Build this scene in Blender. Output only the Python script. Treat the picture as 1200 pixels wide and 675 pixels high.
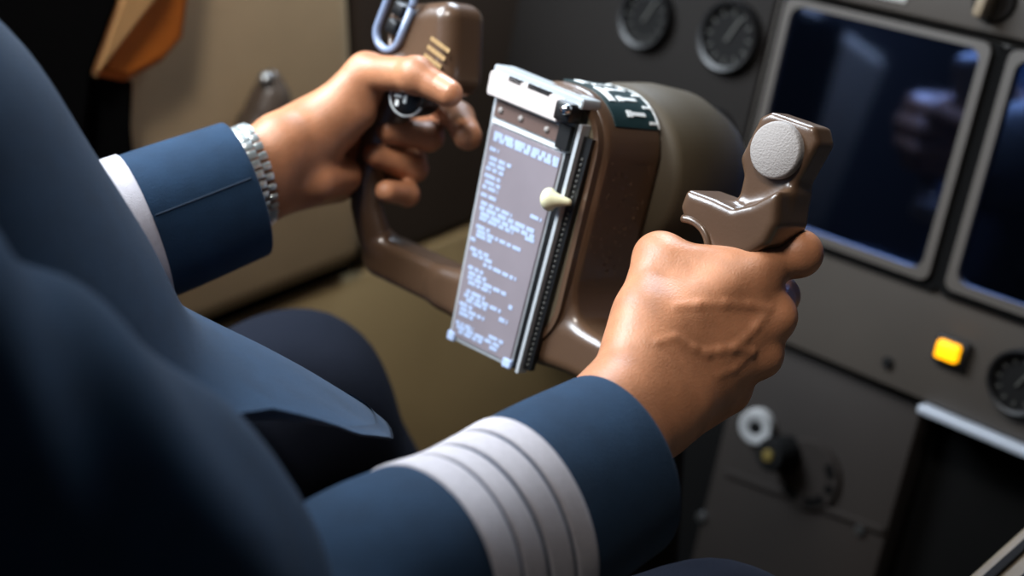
import bpy, bmesh, math, random
import numpy as np
from mathutils import Vector, Matrix
random.seed(7)
scene = bpy.context.scene
COL = scene.collection
for o in list(bpy.data.objects): bpy.data.objects.remove(o)

# ------------------------------------------------------------------ camera
PSI, TH, FPX = math.radians(45), math.radians(27), 1667.0
CAM = np.array([0.0, 0.0, 1.08])
FWD = np.array([-math.sin(PSI)*math.cos(TH), math.cos(PSI)*math.cos(TH), -math.sin(TH)])
RGT = np.array([math.cos(PSI), math.sin(PSI), 0.0])
UPV = np.cross(RGT, FWD)
cd = bpy.data.cameras.new('camera'); cam = bpy.data.objects.new('camera', cd); COL.objects.link(cam)
cd.sensor_width = 36; cd.lens = FPX/1200*36; cd.clip_start = 0.02
cd.dof.use_dof = True; cd.dof.focus_distance = 0.745; cd.dof.aperture_fstop = 4.0
mw = Matrix.Identity(4)
for i in range(3):
    mw[i][0], mw[i][1], mw[i][2], mw[i][3] = RGT[i], UPV[i], -FWD[i], CAM[i]
cam.matrix_world = mw
scene.camera = cam

# ------------------------------------------------------------------ world, lights, exposure
w = bpy.data.worlds.new('world'); scene.world = w; w.use_nodes = True
w.node_tree.nodes['Background'].inputs[0].default_value = (0.55, 0.7, 1.0, 1)
w.node_tree.nodes['Background'].inputs[1].default_value = 0.02
def area(name, loc, target, sx, sy, power, col):
    l = bpy.data.lights.new(name, 'AREA'); l.shape = 'RECTANGLE'; l.size = sx; l.size_y = sy; l.energy = power; l.color = col
    o = bpy.data.objects.new(name, l); COL.objects.link(o); o.location = loc
    o.rotation_euler = (Vector(target)-Vector(loc)).to_track_quat('-Z', 'Y').to_euler()
    return o
area('daylight_side_window', (-1.12, 0.15, 1.55), (-0.5, 0.5, 0.75), 0.8, 0.5, 35, (0.82, 0.91, 1.0))
area('daylight_forward_window', (-1.0, 1.25, 1.55), (-0.65, 0.5, 0.72), 0.5, 0.4, 14, (0.72, 0.85, 1.0))
sl = bpy.data.lights.new('overhead_hand_spot', 'SPOT'); sl.energy = 48; sl.spot_size = math.radians(46); sl.spot_blend = .8; sl.shadow_soft_size = .13; sl.color = (1.0, .95, .9)  # added unseen spot for the hands, cone narrowed to leave the arm dark
so = bpy.data.objects.new('overhead_hand_spot', sl); COL.objects.link(so); so.location = (-.40, .05, 1.9)
so.rotation_euler = (Vector((-.66, .65, .74))-Vector(so.location)).to_track_quat('-Z', 'Y').to_euler()
scene.view_settings.view_transform = 'Standard'; scene.view_settings.look = 'None'
scene.view_settings.gamma = 1; scene.view_settings.use_curve_mapping = False
scene.view_settings.exposure = 0.15

# ------------------------------------------------------------------ frames
def ray(px, py): return FWD + (px-600)/FPX*RGT + (337.5-py)/FPX*UPV
def P(px, py, d): return CAM + d*ray(px, py)
class Frame:
    """tilted board frame: x = aircraft right, y = up the board, z = out of the board towards the pilot"""
    def __init__(s, O, t):
        t = math.radians(t); s.O = np.array(O, float)
        s.A = np.array([[1, 0, 0], [0, math.sin(t), math.cos(t)], [0, -math.cos(t), math.sin(t)]])
    def W(s, l): return s.O + np.array(l, float) @ s.A
    def L(s, px, py, z=0.0):
        n = s.A[2]; q = ray(px, py); d = ((s.O+n*z-CAM) @ n)/(q @ n)
        return s.A @ (CAM+d*q-s.O)
    def M(s):
        m = Matrix.Identity(4)
        for i in range(3):
            for j in range(3): m[i][j] = s.A[j][i]
            m[i][3] = s.O[i]
        return m
YK = Frame(P(608, 262, .858), 18)
PN = Frame((-0.549, 0.965, 0.67), 15)

# ------------------------------------------------------------------ materials
def lin(c):
    return tuple(((v/255)/12.92 if v/255 <= .04045 else ((v/255+.055)/1.055)**2.4) for v in c)+(1,)
def mat(name, rgb, rough=.5, metal=0, spec=.5, bump=0, scale=200, var=0, vscale=8, sss=0, emit=None, estr=1, coat=0, sheen=0, ior=None):
    m = bpy.data.materials.new(name); m.use_nodes = True; nt = m.node_tree; b = nt.nodes['Principled BSDF']
    c = lin(rgb)
    b.inputs['Base Color'].default_value = c; b.inputs['Roughness'].default_value = rough
    b.inputs['Metallic'].default_value = metal; b.inputs['Specular IOR Level'].default_value = spec
    b.inputs['Coat Weight'].default_value = coat; b.inputs['Coat Roughness'].default_value = .12
    b.inputs['Sheen Weight'].default_value = sheen
    if ior: b.inputs['IOR'].default_value = ior
    if emit: b.inputs['Emission Color'].default_value = lin(emit); b.inputs['Emission Strength'].default_value = estr
    if sss:
        b.inputs['Subsurface Weight'].default_value = sss; b.inputs['Subsurface Radius'].default_value = (1, .35, .2)
        b.inputs['Subsurface Scale'].default_value = .006
    tc = nt.nodes.new('ShaderNodeTexCoord')
    if bump:
        n = nt.nodes.new('ShaderNodeTexNoise'); n.inputs['Scale'].default_value = scale; n.inputs['Detail'].default_value = 4
        nt.links.new(tc.outputs['Object'], n.inputs['Vector'])
        bp = nt.nodes.new('ShaderNodeBump'); bp.inputs['Strength'].default_value = bump; bp.inputs['Distance'].default_value = .002
        nt.links.new(n.outputs['Fac'], bp.inputs['Height']); nt.links.new(bp.outputs['Normal'], b.inputs['Normal'])
    if var:
        n2 = nt.nodes.new('ShaderNodeTexNoise'); n2.inputs['Scale'].default_value = vscale; n2.inputs['Detail'].default_value = 5
        nt.links.new(tc.outputs['Object'], n2.inputs['Vector'])
        r = nt.nodes.new('ShaderNodeValToRGB')
        r.color_ramp.elements[0].position = .3; r.color_ramp.elements[1].position = .7
        r.color_ramp.elements[0].color = tuple(v*(1-var) for v in c[:3])+(1,)
        r.color_ramp.elements[1].color = tuple(min(1, v*(1+var)) for v in c[:3])+(1,)
        nt.links.new(n2.outputs['Fac'], r.inputs['Fac']); nt.links.new(r.outputs['Color'], b.inputs['Base Color'])
    return m
M = {}
M['skin'] = mat('brown skin', (174, 118, 84), .43, spec=.45, bump=.16, scale=800, var=.2, vscale=55, sss=.08)
M['nail'] = mat('fingernail', (204, 152, 124), .3, spec=.5)
M['navy'] = mat('navy wool', (27, 50, 73), .85, spec=.2, bump=.35, scale=1400, var=.12, vscale=60, sheen=.04)
M['trouser'] = mat('dark navy trouser wool', (15, 19, 30), .9, spec=.15, bump=.3, scale=1200)
M['white_braid'] = mat('white sleeve braid', (196, 190, 194), .75, spec=.2, bump=.5, scale=1500, var=.05, vscale=300)
M['shirt'] = mat('white shirt cotton', (225, 228, 232), .8)
M['hair'] = mat('black hair', (14, 12, 11), .6, bump=.8, scale=300)
M['yoke'] = mat('brown yoke enamel', (82, 61, 45), .32, spec=.5, bump=.04, scale=500, var=.08, vscale=30, coat=.35)
M['bezel'] = mat('olive grey bezel', (118, 110, 92), .4, spec=.5)
M['disc'] = mat('grey rubber disc', (142, 136, 132), .7, bump=.3, scale=900)
M['black'] = mat('black plastic', (12, 12, 13), .4)
M['matte_black'] = mat('matte black', (6, 6, 6), .9, spec=.1)
M['chrome'] = mat('bright metal', (215, 220, 225), .22, metal=1)
M['steel'] = mat('steel', (170, 172, 172), .35, metal=1)
M['column'] = mat('olive brown column paint', (64, 55, 40), .6, spec=.3, var=.08, vscale=20)
M['rail'] = mat('silver rail', (190, 196, 200), .3, metal=.3)
M['plate'] = mat('grey brown placard', (128, 120, 126), .3, coat=.4, spec=.5, var=.06, vscale=25)
M['plate_band'] = mat('brown placard band', (92, 74, 68), .4)
M['ink'] = mat('pale blue lettering', (172, 190, 222), .5)
M['white'] = mat('white paint', (225, 228, 226), .45)
M['cream'] = mat('cream plastic', (222, 218, 180), .4)
M['label'] = mat('dark green label', (14, 40, 42), .4)
M['tan_ink'] = mat('tan lettering', (170, 140, 95), .5)
M['guard'] = mat('blue grey switch guard', (120, 134, 160), .3, spec=.6)
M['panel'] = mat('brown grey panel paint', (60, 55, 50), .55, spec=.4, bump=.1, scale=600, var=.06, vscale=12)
M['panel_dark'] = mat('dark brown panel paint and shade', (15, 11, 8), .75, spec=.2, bump=.1, scale=500, var=.1, vscale=9)  # on the gauge panel this tone carries shade
M['display_bezel'] = mat('grey display bezel', (64, 59, 54), .5)
M['screen'] = mat('dark glass', (2, 3, 6), .05, spec=1.0, ior=2.5)
M['screen'].node_tree.nodes['Principled BSDF'].inputs['Specular Tint'].default_value = (.25, .42, 1, 1)
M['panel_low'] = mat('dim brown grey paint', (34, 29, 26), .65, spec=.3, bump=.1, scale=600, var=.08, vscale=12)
M['gauge'] = mat('gauge face', (8, 8, 8), .8, spec=.2)
M['grey_ink'] = mat('grey marking', (66, 66, 62), .5)
M['amber'] = mat('amber lens', (255, 150, 10), .4, emit=(255, 176, 10), estr=1.6)
M['wall'] = mat('beige side wall', (165, 142, 100), .7, bump=.15, scale=200, var=.12, vscale=5)
M['console'] = mat('taupe console', (188, 162, 126), .65, bump=.1, scale=300, var=.1, vscale=7)
M['floor'] = mat('olive floor', (92, 82, 60), .85, bump=.3, scale=150, var=.12, vscale=12)
M['leather'] = mat('orange brown leather', (190, 104, 30), .5, bump=.3, scale=150, var=.15, vscale=12)
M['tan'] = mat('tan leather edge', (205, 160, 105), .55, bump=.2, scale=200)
M['pedestal'] = mat('tan pedestal', (120, 106, 86), .55, var=.1, vscale=20)
M['tiller'] = mat('dark tiller plastic', (84, 72, 62), .35)
M['steel_strip'] = mat('silver strip', (190, 198, 210), .35, metal=.4)
M['grey_plate'] = mat('pale grey plate', (150, 148, 142), .5)
M['pale_knob'] = mat('pale knob', (160, 160, 160), .5)
M['brass'] = mat('dull brass', (130, 112, 60), .4, metal=.5)
M['watch'] = mat('polished steel', (205, 214, 214), .3, metal=.7)
M['clip_white'] = mat('pale metal', (196, 186, 182), .35)
M['wall_dark'] = mat('dark grey brown wall', (46, 40, 35), .8)
M['seam'] = mat('dark navy seam', (19, 35, 52), .9)
M['console_shade'] = mat('shaded brown console', (62, 51, 42), .7)  # darker copy of the console colour, for light fading forward
M['seat'] = mat('dark seat fabric', (26, 26, 30), .9, bump=.4, scale=500)

# ------------------------------------------------------------------ object helpers
def link(name, me, m=None, parent=None):
    o = bpy.data.objects.new(name, me); COL.objects.link(o)
    if m is not None:
        for k in (m if isinstance(m, (list, tuple)) else [m]): me.materials.append(M[k])
    if parent is not None: o.parent = parent
    return o
def raw(name, verts, faces, m=None, parent=None, smooth=True):
    me = bpy.data.meshes.new(name); me.from_pydata([tuple(map(float, v)) for v in verts], [], [tuple(map(int, q)) for q in faces]); me.update()
    if smooth: me.polygons.foreach_set('use_smooth', [True]*len(me.polygons))
    return link(name, me, m, parent)
def obj(name, bm, m=None, parent=None, smooth=False, angle=None):
    me = bpy.data.meshes.new(name); bmesh.ops.recalc_face_normals(bm, faces=bm.faces); bm.to_mesh(me); bm.free()
    if smooth or angle:
        me.polygons.foreach_set('use_smooth', [True]*len(me.polygons))
        if angle: me.set_sharp_from_angle(angle=math.radians(angle))
    return link(name, me, m, parent)
def empty(name, frame=None, loc=None):
    o = bpy.data.objects.new(name, None); COL.objects.link(o); o.empty_display_size = .02
    if frame is not None: o.matrix_world = frame.M()
    elif loc is not None: o.location = loc
    return o
def tag(o, label=None, cat=None, group=None, kind=None):
    if label: o['label'] = label
    if cat: o['category'] = cat
    if group: o['group'] = group
    if kind: o['kind'] = kind
    return o
def box(bm, c, s, R=None, bev=0, seg=2):
    r = bmesh.ops.create_cube(bm, size=1); vs = r['verts']
    bmesh.ops.scale(bm, vec=s, verts=vs)
    if bev:
        es = list({e for v in vs for e in v.link_edges})
        g = bmesh.ops.bevel(bm, geom=es, offset=bev, segments=seg, affect='EDGES', profile=.5)
        vs = list({v for f in g['faces'] for v in f.verts} | {v for v in vs if v.is_valid})
        # include every vertex of the island
        st = list(vs); seen = set(vs)
        while st:
            v = st.pop()
            for e in v.link_edges:
                q = e.other_vert(v)
                if q not in seen: seen.add(q); st.append(q)
        vs = list(seen)
    if R is not None: bmesh.ops.transform(bm, matrix=R.to_4x4(), verts=vs)
    bmesh.ops.translate(bm, vec=c, verts=vs)
    return vs
def cyl(bm, c, r, h, axis=(0, 0, 1), r2=None, seg=32, bev=0):
    q = Vector(axis).to_track_quat('Z', 'Y').to_matrix().to_4x4()
    r_ = bmesh.ops.create_cone(bm, cap_ends=True, segments=seg, radius1=r, radius2=r if r2 is None else r2, depth=h)
    vs = r_['verts']
    if bev:
        es = [e for e in {e for v in vs for e in v.link_edges} if len(e.link_faces) == 2 and max(len(f.verts) for f in e.link_faces) > 4]
        seen = set()
        bmesh.ops.bevel(bm, geom=es, offset=bev, segments=2, affect='EDGES')
        vs = [v for v in bm.verts if v.is_valid and not v.tag]
    bmesh.ops.transform(bm, matrix=Matrix.Translation(c) @ q, verts=vs)
    for v in bm.verts: v.tag = True
    return vs
def lathe(bm, prof, c=(0, 0, 0), axis=(0, 0, 1), seg=40):
    """profile of (radius, height) pairs turned about axis"""
    q = Vector(axis).to_track_quat('Z', 'Y').to_matrix(); c = Vector(c); rings = []
    for r, h in prof:
        if r < 1e-6: rings.append([bm.verts.new(c+q@Vector((0, 0, h)))])
        else: rings.append([bm.verts.new(c+q@Vector((r*math.cos(2*math.pi*k/seg), r*math.sin(2*math.pi*k/seg), h))) for k in range(seg)])
    for A, B in zip(rings[:-1], rings[1:]):
        for k in range(seg):
            a, b = A[k % len(A)], A[(k+1) % len(A)]; d, e = B[k % len(B)], B[(k+1) % len(B)]
            vs = []
            for v in (a, b, e, d):
                if v not in vs: vs.append(v)
            if len(vs) >= 3: bm.faces.new(vs)
def prism(bm, pts, z0, z1, bev=0):
    """closed xy outline extruded from z0 to z1"""
    f = bm.faces.new([bm.verts.new((x, y, z1)) for x, y in pts])
    r = bmesh.ops.extrude_face_region(bm, geom=[f]); vs = [g for g in r['geom'] if isinstance(g, bmesh.types.BMVert)]
    bmesh.ops.translate(bm, vec=(0, 0, z0-z1), verts=vs)
    if bev:
        es = [e for e in f.edges]
        bmesh.ops.bevel(bm, geom=es, offset=bev, segments=2, affect='EDGES')
def rrect(x0, x1, y0, y1, r, n=5):
    out = []
    for cx, cy, a0 in ((x1-r, y1-r, 0), (x0+r, y1-r, 90), (x0+r, y0+r, 180), (x1-r, y0+r, 270)):
        for k in range(n+1):
            a = math.radians(a0+90*k/n); out.append((cx+r*math.cos(a), cy+r*math.sin(a)))
    return out
def frame_ring(bm, outer, inner, z0, z1):
    n = len(outer); v = [[bm.verts.new((x, y, z)) for x, y in pts] for pts, z in ((outer, z0), (outer, z1), (inner, z1), (inner, z0))]
    for a in range(4):
        A, B = v[a], v[(a+1) % 4]
        for k in range(n): bm.faces.new((A[k], A[(k+1) % n], B[(k+1) % n], B[k]))

# ------------------------------------------------------------------ signed distance modelling
class Grid:
    def __init__(s, lo, hi, h):
        s.lo = np.array(lo, np.float32); s.h = h
        s.n = np.ceil((np.array(hi)-np.array(lo))/h).astype(int)+1
        ax = [(s.lo[i]+h*np.arange(s.n[i])).astype(np.float32) for i in range(3)]
        X = np.meshgrid(*ax, indexing='ij'); s.p = np.stack([q.ravel() for q in X], 1)
def cap(p, a, b, ra, rb=None, sq=None):
    a = np.array(a, np.float32); b = np.array(b, np.float32); rb = ra if rb is None else rb
    ab = b-a; L2 = float(ab@ab)+1e-12
    pa = p-a; t = np.clip(pa@ab/L2, 0, 1)
    q = pa-t[:, None]*ab
    return np.sqrt((q*q).sum(1))-(ra+(rb-ra)*t)
def ell(p, c, r, R=None):
    q = p-np.array(c, np.float32)
    if R is not None: q = q@np.array(R, np.float32).T
    r = np.array(r, np.float32); k0 = np.sqrt(((q/r)**2).sum(1)); k1 = np.sqrt(((q/(r*r))**2).sum(1))+1e-9
    return k0*(k0-1)/k1
def rbox(p, c, hs, r, R=None):
    q = p-np.array(c, np.float32)
    if R is not None: q = q@np.array(R, np.float32).T
    q = np.abs(q)-(np.array(hs, np.float32)-r)
    return np.sqrt((np.maximum(q, 0)**2).sum(1))+np.minimum(q.max(1), 0)-r
def smin(a, b, k):
    h = np.clip(.5+.5*(b-a)/k, 0, 1); return b+(a-b)*h-k*h*(1-h)
def smax(a, b, k): return -smin(-a, -b, k)
def poly(p, pts, r, k=None):
    d = None
    rs = r if isinstance(r, (list, tuple)) else [r]*len(pts)
    for i in range(len(pts)-1):
        c = cap(p, pts[i], pts[i+1], rs[i], rs[i+1])
        d = c if d is None else (np.minimum(d, c) if not k else smin(d, c, k))
    return d
def nets(g, d):
    """naive surface nets"""
    v = d.reshape(g.n); nx, ny, nz = g.n
    ins = v < 0
    cs = [ins[i:nx-1+i, j:ny-1+j, k:nz-1+k] for i in (0, 1) for j in (0, 1) for k in (0, 1)]
    cnt = sum(c.astype(np.int8) for c in cs); act = (cnt > 0) & (cnt < 8)
    idx = np.argwhere(act); ids = -np.ones(act.shape, np.int64); ids[act] = np.arange(len(idx))
    acc = np.zeros((len(idx), 3)); num = np.zeros(len(idx))
    corners = [(i, j, k) for i in (0, 1) for j in (0, 1) for k in (0, 1)]
    for a in corners:
        for ax in range(3):
            if a[ax] == 1: continue
            b = list(a); b[ax] = 1
            va = v[idx[:, 0]+a[0], idx[:, 1]+a[1], idx[:, 2]+a[2]]; vb = v[idx[:, 0]+b[0], idx[:, 1]+b[1], idx[:, 2]+b[2]]
            m = (va < 0) != (vb < 0); t = np.where(m, va/(va-vb+1e-20), 0)
            pt = np.array(a)[None]+np.zeros((len(idx), 3)); pt[:, ax] += t
            acc[m] += pt[m]; num[m] += 1
    V = g.lo+(idx+acc/num[:, None])*g.h
    Fs = []
    for ax in range(3):
        b, c = (ax+1) % 3, (ax+2) % 3
        sl0 = [slice(1, -1)]*3; sl0[ax] = slice(0, g.n[ax]-1)
        A = ins[tuple(sl0)]; s1 = list(sl0); s1[ax] = slice(1, g.n[ax]); B = ins[tuple(s1)]
        e = np.argwhere(A != B); 
        if len(e) == 0: continue
        off = np.array([1, 1, 1]); off[ax] = 0; e = e+off
        flip = ins[e[:, 0], e[:, 1], e[:, 2]]
        def cell(db, dc):
            q = e.copy(); q[:, b] -= db; q[:, c] -= dc; return ids[q[:, 0], q[:, 1], q[:, 2]]
        quad = np.stack([cell(1, 1), cell(0, 1), cell(0, 0), cell(1, 0)], 1)
        quad[~flip] = quad[~flip][:, ::-1]
        Fs.append(quad)
    return V, np.concatenate(Fs)
def sdf_obj(name, fn, lo, hi, h, m, parent=None):
    g = Grid(lo, hi, h); V, F = nets(g, fn(g.p)); return raw(name, V, F, m, parent)
def catmull(pts, n):
    """resample a polyline of tuples through a Catmull-Rom spline"""
    p = np.array(pts, float); p = np.vstack([2*p[0]-p[1], p, 2*p[-1]-p[-2]]); out = []
    segs = len(p)-3
    for i in range(n):
        u = i/(n-1)*segs; s = min(int(u), segs-1); t = u-s; a, b, c, d = p[s:s+4]
        out.append(.5*((2*b)+(-a+c)*t+(2*a-5*b+4*c-d)*t*t+(-a+3*b-3*c+d)*t**3))
    return np.array(out)

# ================================================================== SETTING
def slab(name, c, s, m, bev=0):
    bm = bmesh.new(); box(bm, (0, 0, 0), s, None, bev); o = obj(name, bm, m); o.location = c; o['kind'] = 'structure'; return o
slab('floor', (-.3, .6, -.02), (1.8, 3.4, .04), 'floor')
slab('wall_left', (-1.20, .6, .56), (.06, 3.4, 1.12), 'wall_dark')
slab('wall_front', (-.3, 1.75, .55), (1.8, .06, 1.1), 'panel_dark')
def atX(px, py, X):
    q = ray(px, py); return CAM+q*((X-CAM[0])/q[0])
def xprism(bm, pix, X0, X1, bev=0):
    """outline seen at pixels on the plane x = X0, thickened to x = X1"""
    a = [atX(px, py, X0) for px, py in pix]
    f = bm.faces.new([bm.verts.new(p) for p in a])
    r = bmesh.ops.extrude_face_region(bm, geom=[f]); bmesh.ops.translate(bm, vec=(X1-X0, 0, 0), verts=[g for g in r['geom'] if isinstance(g, bmesh.types.BMVert)])
    if bev: bmesh.ops.bevel(bm, geom=list(f.edges), offset=bev, segments=3, affect='EDGES')

# ---- side console along the left wall
sc = empty('side_console', loc=(-1.08, .5, 0)); tag(sc, 'taupe side console along the left wall behind the left arm', 'console')
def rel(o, root):
    o.parent = root; o.matrix_parent_inverse = root.matrix_world.inverted() if root.matrix_world != Matrix.Identity(4) else Matrix.Translation(-Vector(root.location)); return o
bpy.context.view_layer.update()
bm = bmesh.new(); box(bm, (-1.08, .475, .67), (.155, .65, .42), None, .02, 3)
rel(obj('upper_panel', bm, 'console', smooth=True, angle=40), sc)
bm = bmesh.new(); box(bm, (-1.09, .475, .455), (.12, .65, .03)); rel(obj('gap_strip', bm, 'matte_black'), sc)
bm = bmesh.new(); box(bm, (-1.085, .92, .22), (.135, 1.54, .44), None, .01); rel(obj('kick_panel', bm, 'wall', smooth=True, angle=40), sc)

bm = bmesh.new(); box(bm, (-1.088, 1.18, .645), (.135, .75, .41), None, .015, 3); rel(obj('forward_shade_panel', bm, 'console_shade', smooth=True, angle=40), sc)['label'] = 'forward section with its shade painted dark brown'  # added box: light falloff put into its colour, covers the bright kick panel top
# ---- tiller knob on the side console
tl = empty('steering_tiller', loc=(-.985, .675, .628)); tag(tl, 'dark brown tiller handle on the side console above the left wrist', 'handle')
bm = bmesh.new(); lathe(bm, [(0, 0), (.018, 0), (.017, .010), (.012, .014), (0, .014)], (-.0145, 0, .01), (1, 0, 0)); obj('base', bm, 'black', tl, smooth=True, angle=40)
def tiller(p):
    d = cap(p, (0, -.004, .01), (0, .012, .035), .020, .017)
    return smin(d, cap(p, (.0, .010, .03), (0, .014, .052), .017, .009), .008)
sdf_obj('grip', tiller, (-.03, -.035, -.005), (.03, .04, .075), .002, 'tiller', tl)
bm = bmesh.new(); lathe(bm, [(0, .006), (.004, .0055), (.0062, .003), (.0062, -.006), (0, -.006)], (.006, .004, .056), (.5, -.6, .6), 24)
obj('button', bm, 'steel', tl, smooth=True)

# ---- black bag with an orange flap behind the pilot's left arm
bg = empty('flight_bag', loc=tuple(atX(130, 120, -.96))); tag(bg, 'black bag with an orange brown leather flap on the left side', 'bag')
bpy.context.view_layer.update()
bm = bmesh.new(); xprism(bm, [(-130, -90), (152, -90), (142, 0), (112, 85), (106, 140), (104, 260), (-130, 260)], -.955, -1.0, .006)
rel(obj('bag_body', bm, 'matte_black', smooth=True, angle=40), bg)
bm = bmesh.new(); xprism(bm, [(236, -90), (226, 0), (220, 46), (196, 74), (152, 98), (122, 92), (114, 84), (142, 0), (158, -90)], -.970, -.999, .008)
rel(obj('flap', bm, 'leather', smooth=True, angle=40), bg)['label'] = 'orange brown leather flap'
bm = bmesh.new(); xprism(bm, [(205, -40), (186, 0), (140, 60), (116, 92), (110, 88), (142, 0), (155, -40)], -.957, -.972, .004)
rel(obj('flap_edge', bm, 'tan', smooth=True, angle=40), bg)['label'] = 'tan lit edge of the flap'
bm = bmesh.new(); xprism(bm, [(108, 88), (160, 98), (158, 150), (166, 250), (104, 250)], -.975, -1.0, .006)
rel(obj('bag_pocket', bm, 'matte_black', smooth=True, angle=40), bg)

# ================================================================== CONTROL YOKE
yk = empty('control_yoke', YK)
tag(yk, 'brown control yoke with two horns, gripped by both of the pilot\'s hands', 'yoke')
def ext(d2, z, zc, hz, r):
    wz = np.abs(z-zc)-hz
    a, b = d2+r, wz+r
    return np.sqrt(np.maximum(a, 0)**2+np.maximum(b, 0)**2)+np.minimum(np.maximum(a, b), 0)-r
def c2(p, a, b, ra, rb=None):
    q = p.copy(); q[:, 2] = 0; return cap(q, (a[0], a[1], 0), (b[0], b[1], 0), ra, rb)
def b2(p, x0, x1, y0, y1, r):
    q = np.abs(p[:, :2]-np.array([(x0+x1)/2, (y0+y1)/2], np.float32))-np.array([(x1-x0)/2-r, (y1-y0)/2-r], np.float32)
    return np.sqrt((np.maximum(q, 0)**2).sum(1))+np.minimum(q.max(1), 0)-r
def spoly(p, pts):
    """signed distance to a closed 2D outline"""
    x = p[:, 0]; y = p[:, 1]; d = np.full(len(p), 1e9, np.float32); sgn = np.ones(len(p), np.float32); n = len(pts); j = n-1
    for i in range(n):
        ex, ey = pts[j][0]-pts[i][0], pts[j][1]-pts[i][1]; wx = x-pts[i][0]; wy = y-pts[i][1]
        t = np.clip((wx*ex+wy*ey)/(ex*ex+ey*ey), 0, 1); bx = wx-ex*t; by = wy-ey*t
        d = np.minimum(d, bx*bx+by*by)
        c1 = y >= pts[i][1]; c2_ = y < pts[j][1]; c3 = ex*wy > ey*wx
        fl = (c1 & c2_ & c3) | (~c1 & ~c2_ & ~c3); sgn = np.where(fl, -sgn, sgn); j = i
    return sgn*np.sqrt(d)
PX2 = lambda pix, z: [tuple(YK.L(a, b, z)[:2]) for a, b in pix]
HEAD2 = PX2([(893, 142), (902, 138), (948, 154), (951, 168), (921, 222), (900, 262), (866, 248), (875, 206), (871, 186)], 0.0)
HOOK2 = PX2([(799, 242), (805, 227), (832, 237), (857, 249), (882, 243), (908, 229), (905, 262), (893, 284), (870, 300), (842, 300), (833, 294), (829, 278), (820, 266), (803, 258)], .014)
def yoke_hub(p):
    z = p[:, 2]
    d = b2(p, -.036, .044, -.0755, .088, .036)
    d = np.maximum(d, -(p[:, 1]+.07)*.0-1)
    waist = smin(d, np.minimum(c2(p, (-.13, -.0625), (.14, -.0625), .0135), 1), .022)
    return ext(waist, z, -.038, .029, .006)
def horn(p, pts, rs, flat=1.0):
    return poly(p, pts, rs)
def yoke_frame(p):
    d = yoke_hub(p)
    # taper the lateral arms in depth
    L_ = ext(np.minimum(c2(p, (-.03, -.0625), (-.128, -.0625), .013), 1), p[:, 2], -.024, .015, .005)
    hub = np.where(np.abs(p[:, 0]-.004) < .075, d, 1).astype(np.float32)
    R_ = ext(np.minimum(c2(p, (.03, -.0625), (.14, -.0625), .013), 1), p[:, 2], -.024, .015, .005)
    core = ext(smin(b2(p, -.036, .044, -.0755, .088, .036), c2(p, (-.06, -.0625), (.07, -.0625), .013), .03), p[:, 2], -.038, .029, .006)
    d = smin(core, np.minimum(L_, R_), .008)
    lh = horn(p, [(-.124, -.0625, -.024), (-.136, -.050, -.014), (-.139, -.030, -.004), (-.139, -.012, 0), (-.133, .03, 0), (-.122, .062, 0)], [.0125, .0115, .0105, .0105, .0135, .017])
    rh = horn(p, [(.138, -.0625, -.024), (.150, -.047, -.014), (.153, -.016, -.004), (.1545, .015, -.005), (.1590, .034, -.005)], [.0125, .0125, .0135, .0155, .0165])
    d = smin(d, np.minimum(lh, rh), .006)
    # right head: slab that carries the disc, the finger hook and the ledge under it
    head = ext(spoly(p, HEAD2)-.003, p[:, 2], -.010, .0095, .0032)
    hook = ext(spoly(p, HOOK2)-.002, p[:, 2], -.003, .0170, .0040)
    d = smin(d, smin(head, hook, .0075), .004)
    Rl = np.array([[math.cos(.25), math.sin(.25), 0], [-math.sin(.25), math.cos(.25), 0], [0, 0, 1]])
    d = smin(d, rbox(p, (-.107, .083, -.006), (.031, .029, .019), .012, Rl), .008)
    d = smax(d, -rbox(p, (-.1275, .0975, .02), (.0085, .017, .014), .007, Rl), .002)
    return d
body = sdf_obj('yoke_body', yoke_frame, (-.18, -.09, -.085), (.19, .125, .035), .0014, 'yoke', yk)

# column head behind the hub
bm = bmesh.new()
lathe(bm, [(0, -.066), (.052, -.066), (.056, -.072), (.058, -.10), (.056, -.13), (.048, -.155), (.034, -.172), (0, -.176)], (.004, .036, 0), (0, 0, 1), 48)
obj('column_head', bm, 'column', yk, smooth=True)
bm = bmesh.new(); lathe(bm, [(.03, 0), (.032, .5), (.034, .6), (0, .6)], (0.004, 0.0, -.13), YK.A @ np.array([0, 0, -1.0]), 32)
obj('column_tube', bm, 'panel_dark', yk, smooth=True)

# front bezel of the hub: thin raised rim following the hub outline
ring = rrect(-.034, .042, -.074, .086, .034, 10); inner = rrect(-.0305, .0385, -.070, .0825, .0305, 10)
bm = bmesh.new(); frame_ring(bm, ring, inner, -.012, -.0052)
obj('hub_rim', bm, 'yoke', yk, smooth=True, angle=40)
bm = bmesh.new(); prism(bm, inner, -.012, -.0068)
obj('hub_face', bm, 'bezel', yk)
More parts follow.
